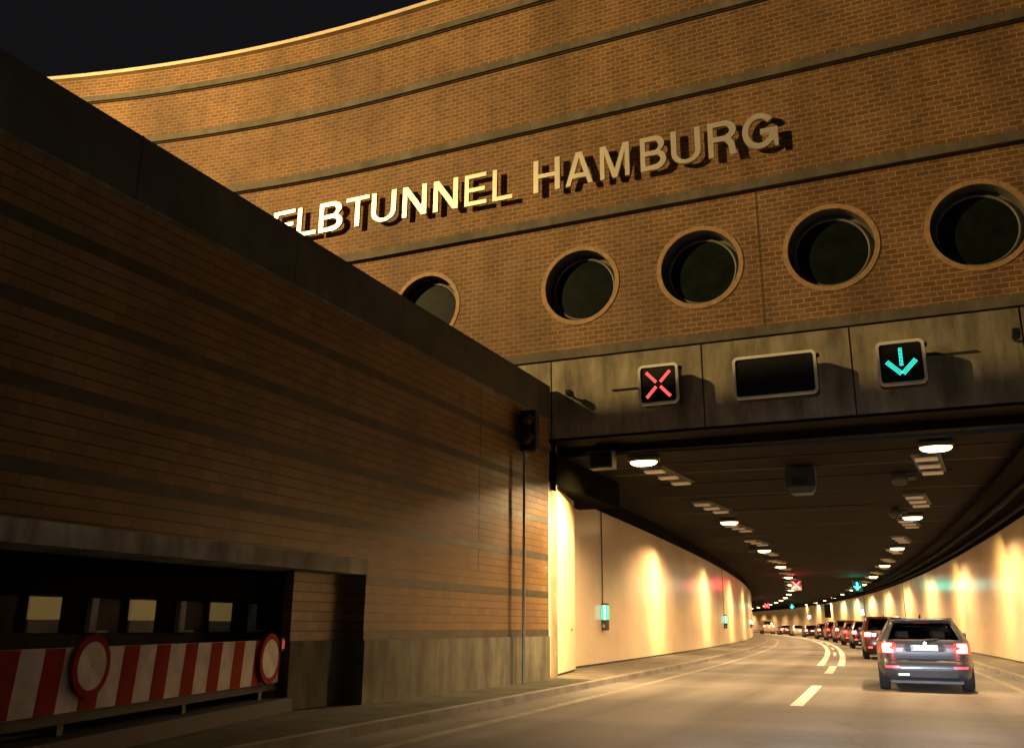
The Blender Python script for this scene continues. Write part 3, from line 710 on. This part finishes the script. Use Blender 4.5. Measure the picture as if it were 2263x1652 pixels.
# mast of the floodlight that lights the portal front, with an added, unseen visor plate that cuts its light off below
fm = empty('floodlight_mast', (FL[0], FL[1] - .5, 0), 'tall mast carrying the floodlight left of the road in front of the portal', 'floodlight mast')
MB().tube([(FL[0], FL[1] - .6, 0), (FL[0], FL[1] - .6, FL[2] + .2)], [.14, .08], 12).build('mast', M['pole'], fm, smooth=True)
MB().box(FL[0] - .35, FL[0] + .35, FL[1] - .5, FL[1] - .1, FL[2] - .3, FL[2] + .3).build('lamp_housing', M['black'], fm, bevel=.03)
zv = FL[2] - (FL[2] - 6.42) / (20.1 - FL[1]) * 1.0
MB().box(FL[0] - 1.6, FL[0] + 3.2, FL[1] - .3, FL[1] + 1.0, zv - .02, zv).build('visor', M['black'], fm)  # plate added out of view to shape the floodlight's lower edge

# ------------------------------------------------------------------ traffic signal on the wall
ts = empty('traffic_signal', (-7.98, 18.05, 0), 'unlit two lens black traffic signal on a slim pole against the brick wall end', 'traffic signal')
MB().tube([(-7.98, 18.05, 0), (-7.98, 18.05, 5.0)], .035, 10).build('pole', M['pole'], ts, smooth=True)
MB().box(-8.10, -7.70, 18.02, 18.26, 4.98, 5.92).build('housing', M['black'], ts, bevel=.04)
for z in (5.68, 5.26):
    def cc(r_, y_): return [(-7.89 + r_ * math.cos(a * math.pi / 12), y_, z + r_ * math.sin(a * math.pi / 12)) for a in range(24)]
    g = MB(); g.grid([cc(.125, 18.0), cc(.10, 17.965), cc(.05, 17.945), cc(.004, 17.94)], closed=True, flip=True); g.build('lens', M['lens_amber'], ts, smooth=True)
    v = MB(); v.grid([[(-7.89 + .145 * math.cos(R(a)), yq, z + .145 * math.sin(R(a))) for a in range(-10, 191, 10)] for yq in (18.02, 17.80)]); v.build('visor', M['black'], ts)

# ------------------------------------------------------------------ striped barrier in the median crossing
A = Vector((-7.2, 5.5)); B = Vector((-8.6, 10.8)); D = (B - A).normalized(); Nn = Vector((D.y, -D.x)); LB = (B - A).length
def bp(s, o, z): p = A + D * s + Nn * o; return (p.x, p.y, z)
def bbox(mb, s0, s1, o0, o1, z0, z1, mi=0, sl=0):
    P = [bp(s0, o0, z0), bp(s1, o0, z0), bp(s1, o1, z0), bp(s0, o1, z0), bp(s0 + sl, o0, z1), bp(s1 + sl, o0, z1), bp(s1 + sl, o1, z1), bp(s0 + sl, o1, z1)]
    b = len(mb.v); mb.v += P
    for q in ((0, 3, 2, 1), (4, 5, 6, 7), (0, 1, 5, 4), (1, 2, 6, 5), (2, 3, 7, 6), (3, 0, 4, 7)): mb.f.append(tuple(b + i for i in q)); mb.m.append(mi)
    return mb
br = empty('striped_barrier', (A.x, A.y, 0), 'long low barrier board with red and white stripes closing the dark opening on the left', 'barrier')
bbox(MB(), -2.5, LB, 0, .05, .50, 1.07).build('board', M['whiteboard'], br)
st = MB(); s = -2.06 - .01
while s < LB - .3:
    bbox(st, s, min(s + .28, LB), .05, .053, .502, 1.068, sl=.06); s += .61
st.build('red_stripes', M['redring'], br)
bbox(MB(), -2.5, LB, -.04, .02, .40, .50).build('lower_rail', M['black'], br)
bbox(MB(), -2.5, LB + .1, -.25, .25, .12, .30).build('ground_beam', M['dark'], br)
for s in (-1.5, .8, 3.0, 5.0): bbox(MB(), s, s + .09, -.06, 0, .12, 1.0).build('post', M['dark'], br)
def round_sign(s, z, r, label):
    e = empty('no_vehicles_sign', bp(s, .1, z), label, 'road sign', 'round signs fixed on the striped barrier')
    def ring(rr, o): return [bp(s + rr * math.cos(a * math.pi / 20), o, z + rr * math.sin(a * math.pi / 20)) for a in range(40)]
    m = MB(); m.grid([ring(r, .06), ring(r, .10), ring(r * .76, .10)], closed=True); m.build('red_ring', M['redring'], e)
    m = MB(); m.grid([ring(r * .76, .101), ring(.01, .101)], closed=True); m.build('white_face', M['whiteboard'], e)
round_sign(1.06, .90, .29, 'round white sign with a red ring on the nearer part of the striped barrier')
round_sign(5.08, .83, .33, 'round white sign with a red ring at the far right end of the striped barrier')
e = empty('warning_lamp', bp(5.42, .12, 1.0), 'small red lamp at the right end of the striped barrier beside the round sign', 'warning lamp')
bbox(MB(), 5.36, 5.46, .03, .12, .92, 1.10).build('lamp_case', M['dark'], e); bbox(MB(), 5.38, 5.45, .12, .13, .95, 1.07).build('lamp_lens', emit('dim_red', (1, .12, .08), .35), e)
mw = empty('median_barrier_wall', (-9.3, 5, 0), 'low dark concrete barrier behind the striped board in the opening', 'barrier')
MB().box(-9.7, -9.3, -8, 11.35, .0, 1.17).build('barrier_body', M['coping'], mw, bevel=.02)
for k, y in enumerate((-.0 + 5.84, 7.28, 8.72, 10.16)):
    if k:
        # frame plate; yellow face emits in place of the other bore's light; grey strip
        e = tag(MB().box(-9.304, -9.30, y - .02, y + .42, 1.172, 1.59).build('bore_glow_plate', M['dark'], mw)) if True else empty('bore_glow_plate', (-9.25, y, 1.17), ['', 'yellow plate with added glow over a grey strip, leftmost above the striped barrier', 'yellow plate with added glow over a grey strip, middle one above the striped barrier', 'yellow plate with added glow over a grey strip, rightmost above the striped barrier'][k], 'lit panel', 'yellow panels in a row behind the barrier')
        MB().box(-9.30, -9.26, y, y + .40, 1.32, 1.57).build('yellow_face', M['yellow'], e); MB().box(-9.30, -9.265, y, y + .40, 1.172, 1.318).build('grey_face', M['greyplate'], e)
    y2 = y + .80
    e = empty('open_steel_box', (-9.25, y2, 1.17), ['dark open steel box with pale edges at the left picture edge, above the barrier', 'dark open steel box with pale left edge between the first and second yellow panels', 'dark open steel box with pale left edge between the second and third yellow panels', 'dark open steel box with pale left edge right of the last yellow panel'][k], 'steel box', 'open steel boxes in a row behind the barrier')
    MB().box(-9.30, -9.22, y2, y2 + .10, 1.172, 1.57).build('side_plate', M['greyplate'], e); MB().box(-9.30, -9.20, y2 + .10, y2 + .26, 1.172, 1.20).build('sill_plate', M['greyplate'], e)
    MB().box(-9.45, -9.31, y2 + .10, y2 + .50, 1.172, 1.57).build('box_body', M['black'], e)
light('barrier_fill_light', 'POINT', (-6.2, 2.0, 3.2), 9, (1, .86, .72), radius=.3)  # added fill light without a fixture, brightens the striped barrier

# ------------------------------------------------------------------ cars
def car(label, x, y, rz, paint, Hs=1.0, Ws=1.0, hot='tail_hot', lens='tail_red', plate='plate', rails=True, group='cars queueing in the right lane', shape='estate', glow=0, lights='c'):
    e = empty('car', (x, y, 0), label, 'car', group, rz)
    if shape == 'estate':
        lev = [(.22, .30, 4.30, .78), (.30, .06, 4.50, .87), (.45, .0, 4.56, .90), (.58, .01, 4.57, .912), (.62, .06, 4.57, .912), (.66, .085, 4.56, .912), (.80, .09, 4.52, .91), (.93, .10, 4.35, .90), (1.0, .13, 3.75, .885), (1.04, .16, 3.35, .86),
               (1.12, .22, 3.10, .815), (1.20, .28, 2.90, .775), (1.30, .37, 2.62, .715), (1.38, .45, 2.40, .665), (1.42, .42, 2.25, .63), (1.45, .40, 2.1, .58), (1.475, .50, 1.95, .48)]
    elif shape == 'saloon':
        lev = [(.20, .30, 4.30, .78), (.30, .06, 4.50, .87), (.50, .0, 4.56, .90), (.70, .05, 4.55, .905), (.90, .08, 4.45, .90), (1.0, .12, 3.7, .88), (1.03, .45, 3.35, .84), (1.15, .85, 3.0, .76), (1.28, 1.2, 2.7, .68), (1.38, 1.45, 2.4, .62), (1.42, 1.7, 2.2, .52)]
    else:
        lev = [(.24, .30, 4.4, .80), (.34, .06, 4.55, .89), (.6, .0, 4.6, .92), (.95, .06, 4.55, .93), (1.1, .09, 4.2, .92), (1.18, .12, 3.9, .90), (1.3, .17, 3.6, .86), (1.5, .25, 3.2, .80), (1.65, .32, 2.9, .76), (1.72, .38, 2.7, .70), (1.75, .5, 2.5, .6)]
    lev = [(a * Hs, b, c, d * Ws) for a, b, c, d in lev]
    n = 8.0; NP = 72
    def at(z):
        if z <= lev[0][0]: return lev[0][1:]
        for p, q in zip(lev[:-1], lev[1:]):
            if z <= q[0]:
                k = (z - p[0]) / (q[0] - p[0]); return tuple(p[i] + (q[i] - p[i]) * k for i in (1, 2, 3))
        return lev[-1][1:]
    def ry(xx, z):
        a, b, ww = at(z); hy = (b - a) / 2; k = min(.9995, abs(xx) / ww)
        return (a + b) / 2 - hy * (1 - k ** n) ** (1 / n)
    belt = 1.04 * Hs if shape == 'estate' else (1.03 * Hs if shape == 'saloon' else 1.18 * Hs)
    roof = {'estate': 1.38, 'saloon': 1.38, 'suv': 1.65}[shape] * Hs
    zl = sorted(set([l[0] for l in lev]))
    rows = []
    for z in zl:
        a, b, ww = at(z); hy = (b - a) / 2; r = []
        for k in range(NP):
            t_ = 2 * math.pi * (k + .5) / NP; c, s_ = math.cos(t_), math.sin(t_)
            r.append((ww * math.copysign(abs(c) ** (2 / n), c), (a + b) / 2 + hy * math.copysign(abs(s_) ** (2 / n), s_), z))
        rows.append(r)
    body = MB(); gl = {k: MB() for k in ('rear_window', 'windscreen', 'side_window', 'side_window_')}
    for i in range(len(rows) - 1):
        zm = (zl[i] + zl[i + 1]) / 2; glassy = belt < zm < roof
        a, b, ww = at(zm)
        for j in range(NP):
            k = (j + 1) % NP; q = [rows[i][j], rows[i][k], rows[i + 1][k], rows[i + 1][j]]
            mx = sum(p[0] for p in q) / 4; my = sum(p[1] for p in q) / 4
            pillar = (abs(mx) > ww * .80 and (my < a + .30 or my > b - .35)) or (abs(mx) > .8 * ww and abs(my - (a + b) / 2 - .1) < .12)
            if glassy and not pillar: gl['rear_window' if my < a + .25 and abs(mx) < ww * .9 else 'windscreen' if my > b - .3 and abs(mx) < ww * .9 else 'side_window' if mx < 0 else 'side_window_'].face(q)
            else: body.face(q)
    body.face(rows[-1]); body.face(rows[0][::-1])
    bo = body.build('body', paint, e, smooth=False, local=True)
    # merge doubles for smooth shading
    import bmesh
    bm = bmesh.new(); bm.from_mesh(bo.data); bmesh.ops.remove_doubles(bm, verts=bm.verts, dist=1e-4); bmesh.ops.recalc_face_normals(bm, faces=bm.faces)
    for f_ in bm.faces: f_.smooth = True
    bm.to_mesh(bo.data); bm.free()
    for k_, g_ in gl.items():
        if g_.f: g_.build(k_.strip('_'), M['carglass'], e, local=True)
    def patch(name, zr, mat, o=.006, th=.0, par=e, nx=8):
        m_ = MB(); rows_ = []
        for z, xa, xb in zr:
            rows_.append([(xa + (xb - xa) * i / nx, ry(xa + (xb - xa) * i / nx, z * Hs) - o, z * Hs) for i in range(nx + 1)])
        m_.grid(rows_)
        # returns to the body along top and bottom
        for rr in (rows_[0], rows_[-1]):
            m_.grid([rr, [(p[0], p[1] + o + .01, p[2]) for p in rr]])
        return m_.build(name, mat, par, local=True)
    W2 = .91 * Ws
    if lights == 'c':
        for sgn in (-1, 1):
            S = lambda a, b: tuple(sorted((sgn * a, sgn * b)))
            tl = patch('tail_light', [(.765, *S(.60, W2 * .962)), (.80, *S(.57, W2 * .97)), (.90, *S(.56, W2 * .97)), (.965, *S(.56, W2 * .955)), (.985, *S(.62, W2 * .94))], M[lens], .010)
            lw_ = MB(); 
            patch('bright_core', [(.785, *S(.64, .81)), (.80, *S(.615, .825)), (.845, *S(.62, .83)), (.855, *S(.68, .83)), (.905, *S(.69, .83)), (.915, *S(.635, .825)), (.955, *S(.625, .82)), (.968, *S(.65, .79))], M[hot], .016, par=tl)
            patch('rear_reflector', [(.475, *S(.53, .79)), (.520, *S(.52, .81))], M['tail_dim'], .008)
            patch('tail_light_inner', [(.80, *S(.44, .565)), (.88, *S(.40, .555)), (.955, *S(.36, .555))], plain('clear_red_lens', (.12, .07, .075), .3), .008)
    else:
        zc = {'saloon': .83, 'suv': 1.02, 'estate': .88}[shape]
        for sgn in (-1, 1):
            S = lambda a, b: tuple(sorted((sgn * a, sgn * b)))
            tl = patch('tail_light', [(zc - .11, *S(.52, W2 * .95)), (zc + .10, *S(.55, W2 * .95))], M[lens], .010)
            patch('bright_core', [(zc - .08, *S(.60, .82)), (zc + .07, *S(.60, .82))], M[hot], .016, par=tl)
            patch('rear_reflector', [(.47, *S(.55, .72)), (.52, *S(.55, .72))], M['tail_mid'], .008)
    zp = .825 if shape == 'estate' else (.72 if shape == 'saloon' else .80)
    pl = patch('number_plate', [(zp, -.26, .26), (zp + .11, -.26, .26)], M[plate] if plate in M else plate, .016)
    patch('blue_band', [(zp + .004, -.258, -.215), (zp + .106, -.258, -.215)], M['plateblue'], .019, par=pl, nx=1)
    if glow > 1:
        for q_ in (-.15, -.07, .03, .07, .15, .2): patch('plate_mark', [(zp + .03, q_, q_ + .012), (zp + .08, q_, q_ + .012)], M['plateink'], .019, par=pl, nx=1)
    if shape == 'estate':
        patch('tailgate_gap', [(.676, -.66, .66), (.690, -.66, .66)], M['trim'], .004)
        patch('plate_recess', [(.80, -.36, .36), (.955, -.44, .44)], M['trim'], .003)
        patch('window_surround', [(1.015, -.74, .74), (1.045, -.72, .72)], M['trim'], .004)
        patch('lower_bumper', [(.24, -.72, .72), (.30, -.76, .76), (.42, -.80, .80)], M['trim'], .004)
        patch('bumper_crease', [(.46, -.82, .82), (.475, -.82, .82)], M['trim'], .003)
        patch('spoiler', [(1.385, -.60, .60), (1.425, -.58, .58)], paint, .06)
        patch('third_brake_light', [(1.372, -.16, .16), (1.384, -.16, .16)], M['redring'], .03)
        m_ = MB(); m_.tube([(-.02, ry(0, 1.06) - .03, 1.06), (.30, ry(.3, 1.10) - .03, 1.085)], .012, 6); m_.build('wiper', M['trim'], e, local=True)
        m_ = MB(); m_.tube([(.02, ry(0, 1.0) - .02, .985), (.02, ry(0, 1.0) - .0, .985)], .035, 12); m_.build('emblem_disc', M['chrome'], e, local=True)
        m_ = MB(); m_.box(-.56, -.34, ry(.45, .36) - .02, ry(.45, .36) + .1, .335, .375); m_.build('exhaust_trim', M['chrome'], e, bevel=.012, local=True)
    # wheels
    wb = (.92, 3.62)
    for wy_ in wb:
        for sgn in (-1, 1):
            xo = sgn * (.905 * Ws + .004); xi = sgn * (.905 * Ws - .22)
            def ci(xx, rr): return [(xx, wy_ + rr * math.cos(a * math.pi / 14), .325 + rr * math.sin(a * math.pi / 14)) for a in range(28)]
            m_ = MB(); m_.grid([ci(xi, .2), ci(xi, .30), ci(xi + sgn * .03, .325), ci(xo - sgn * .03, .325), ci(xo, .30), ci(xo, .21)], closed=True, flip=sgn < 0)
            tw = m_.build('wheel', M['tyre'], e, smooth=True, local=True)
            m_ = MB(); m_.grid([ci(xo - sgn * .02, .215), ci(xo - sgn * .05, .19), ci(xo - sgn * .03, .04), ci(xo - sgn * .03, .002)], closed=True, flip=sgn < 0); m_.build('rim', M['rim_alloy'], tw, local=True)
            arch = MB(); R0, R1 = .335, .385
            arch.grid([[(sgn * (.912 * Ws + .002), wy_ + rr * math.cos(R(a)), .325 + rr * math.sin(R(a))) for a in range(0, 181, 12)] for rr in (R0, R1)]); arch.build('wheel_arch', M['trim'], e, local=True)
    MB().box(-.68 * Ws, .68 * Ws, .35, 4.2, .17, .25).build('underbody', M['trim'], e, local=True)
    for sgn in (-1, 1):
        zb = belt + .06; yb = at(belt)[1] - .55
        xa, xb = sorted((sgn * (.86 * Ws), sgn * (1.01 * Ws)))
        MB().box(xa, xb, yb - .06, yb + .06, zb - .06, zb + .08).build('side_mirror', paint, e, bevel=.03, local=True)
        if rails:
            zr_ = lev[-3][0] + .045
            m_ = MB(); m_.tube([(sgn * .60 * Ws, .62, zr_ - .05), (sgn * .60 * Ws, .72, zr_), (sgn * .60 * Ws, 2.0, zr_ + .02), (sgn * .60 * Ws, 2.15, zr_ - .03)], .022, 8); m_.build('roof_rail', M['trim'], e, smooth=True, local=True)
        # seats with headrests
        zs = belt - .1
        for yy_, nm in ((1.25, 'rear_seat'), (2.35, 'front_seat')):
            xs_, xe_ = sorted((sgn * .12, sgn * .60))
            m_ = MB(); m_.box(xs_ * Ws, xe_ * Ws, yy_, yy_ + .16, zs - .45, zs + .10); m_.build(nm, M['seat'], e, bevel=.06, local=True)
            m_ = MB(); m_.box((sgn * .36 - .13) * Ws, (sgn * .36 + .13) * Ws, yy_ + .02, yy_ + .13, zs + .11, zs + .28); m_.build('headrest', M['seat'], e, bevel=.05, local=True)
    m_ = MB(); m_.tube([(0, .8, lev[-1][0] - .01), (0, .70, lev[-1][0] + .06), (0, .66, lev[-1][0] + .09)], [.03, .015, .006], 6); m_.build('antenna', M['trim'], e, local=True)
    if glow:
        for sgn in (-1, 1):
            light('tail_light_glow', 'POINT', (sgn * .72, -.14, (.87 if shape != 'suv' else 1.02) * Hs), glow, (1, .10, .06), radius=.08, parent=e, spec=0)
    return e
def paint(name, c, rough=.30, metal=.25): return plain(name, c, rough, metal, var=.05, coat=.35)
def lane_x(y, d=2.15): return off(rx, y, d)[0]
def head(y): return -math.atan(rx(y + .5) - rx(y - .5)) * -1
car('dark grey estate car with roof rails and C shaped tail lights, nearest in the lane', -.37, 21.7, R(3.5), paint('dark_grey_paint', (.024, .027, .031), .40), plate='plate', glow=6, Hs=1.02, Ws=1.035)
specs = [
 (42.0, 2.05, 'dark red brown off-roader directly ahead of the nearest grey car', (.045, .010, .008), dict(shape='suv', Hs=.99, glow=8, lights='b', rails=True)),
 (61.5, 2.0, 'black estate with a violet lit number plate, third in the queue', (.012, .008, .014), dict(shape='estate', Hs=1.12, glow=8, lights='b', plate='blue_lit')),
 (71.5, 1.9, 'dark red hatchback with wide bright tail lights, fourth in the queue', (.07, .007, .007), dict(shape='estate', Hs=1.1, glow=8, lights='b', hot='tail_mid')),
 (83, 1.9, 'tall brown van shaped car with orange lit tail lamps, fifth in the queue', (.07, .03, .018), dict(shape='suv', Hs=1.05, lights='b')),
 (94, 1.9, 'dark red compact car, sixth in the queue', (.05, .012, .010), dict(shape='suv', Hs=1.0, lights='b', hot='tail_mid')),
 (105, 1.9, 'small brown estate car, seventh in the queue', (.04, .022, .015), dict(shape='estate', Hs=1.08, lights='b')),
 (117, 1.6, 'dark saloon seen square from behind with a bright plate, left of the red cluster', (.02, .014, .014), dict(shape='saloon', lights='b', plate='plate_lit')),
 (129, 1.4, 'pale cream saloon with its whole tail brightly lit, far along the bend', (.5, .42, .32), dict(shape='saloon', lights='b', plate='plate_lit')),
 (142, 1.3, 'small dark red saloon half hidden behind the cream saloon', (.06, .02, .015), dict(shape='saloon', lights='b')),
 (156, .6, 'cream delivery van shape at the far end of the queue beside the left wall edge', (.45, .35, .24), dict(shape='suv', Hs=1.25, Ws=1.1, lights='b')),
]
for i, (y, d, lab, c, kw) in enumerate(specs):
    car(lab, lane_x(y, d), y, -math.atan(rx(y + .5) - rx(y - .5)), paint('car_paint_%s' % lab.split()[0], c), group='cars queueing in the right lane', **kw)

scene.render.engine = 'CYCLES'
scene.cycles.use_light_tree = True
scene.cycles.sample_clamp_indirect = 4.0
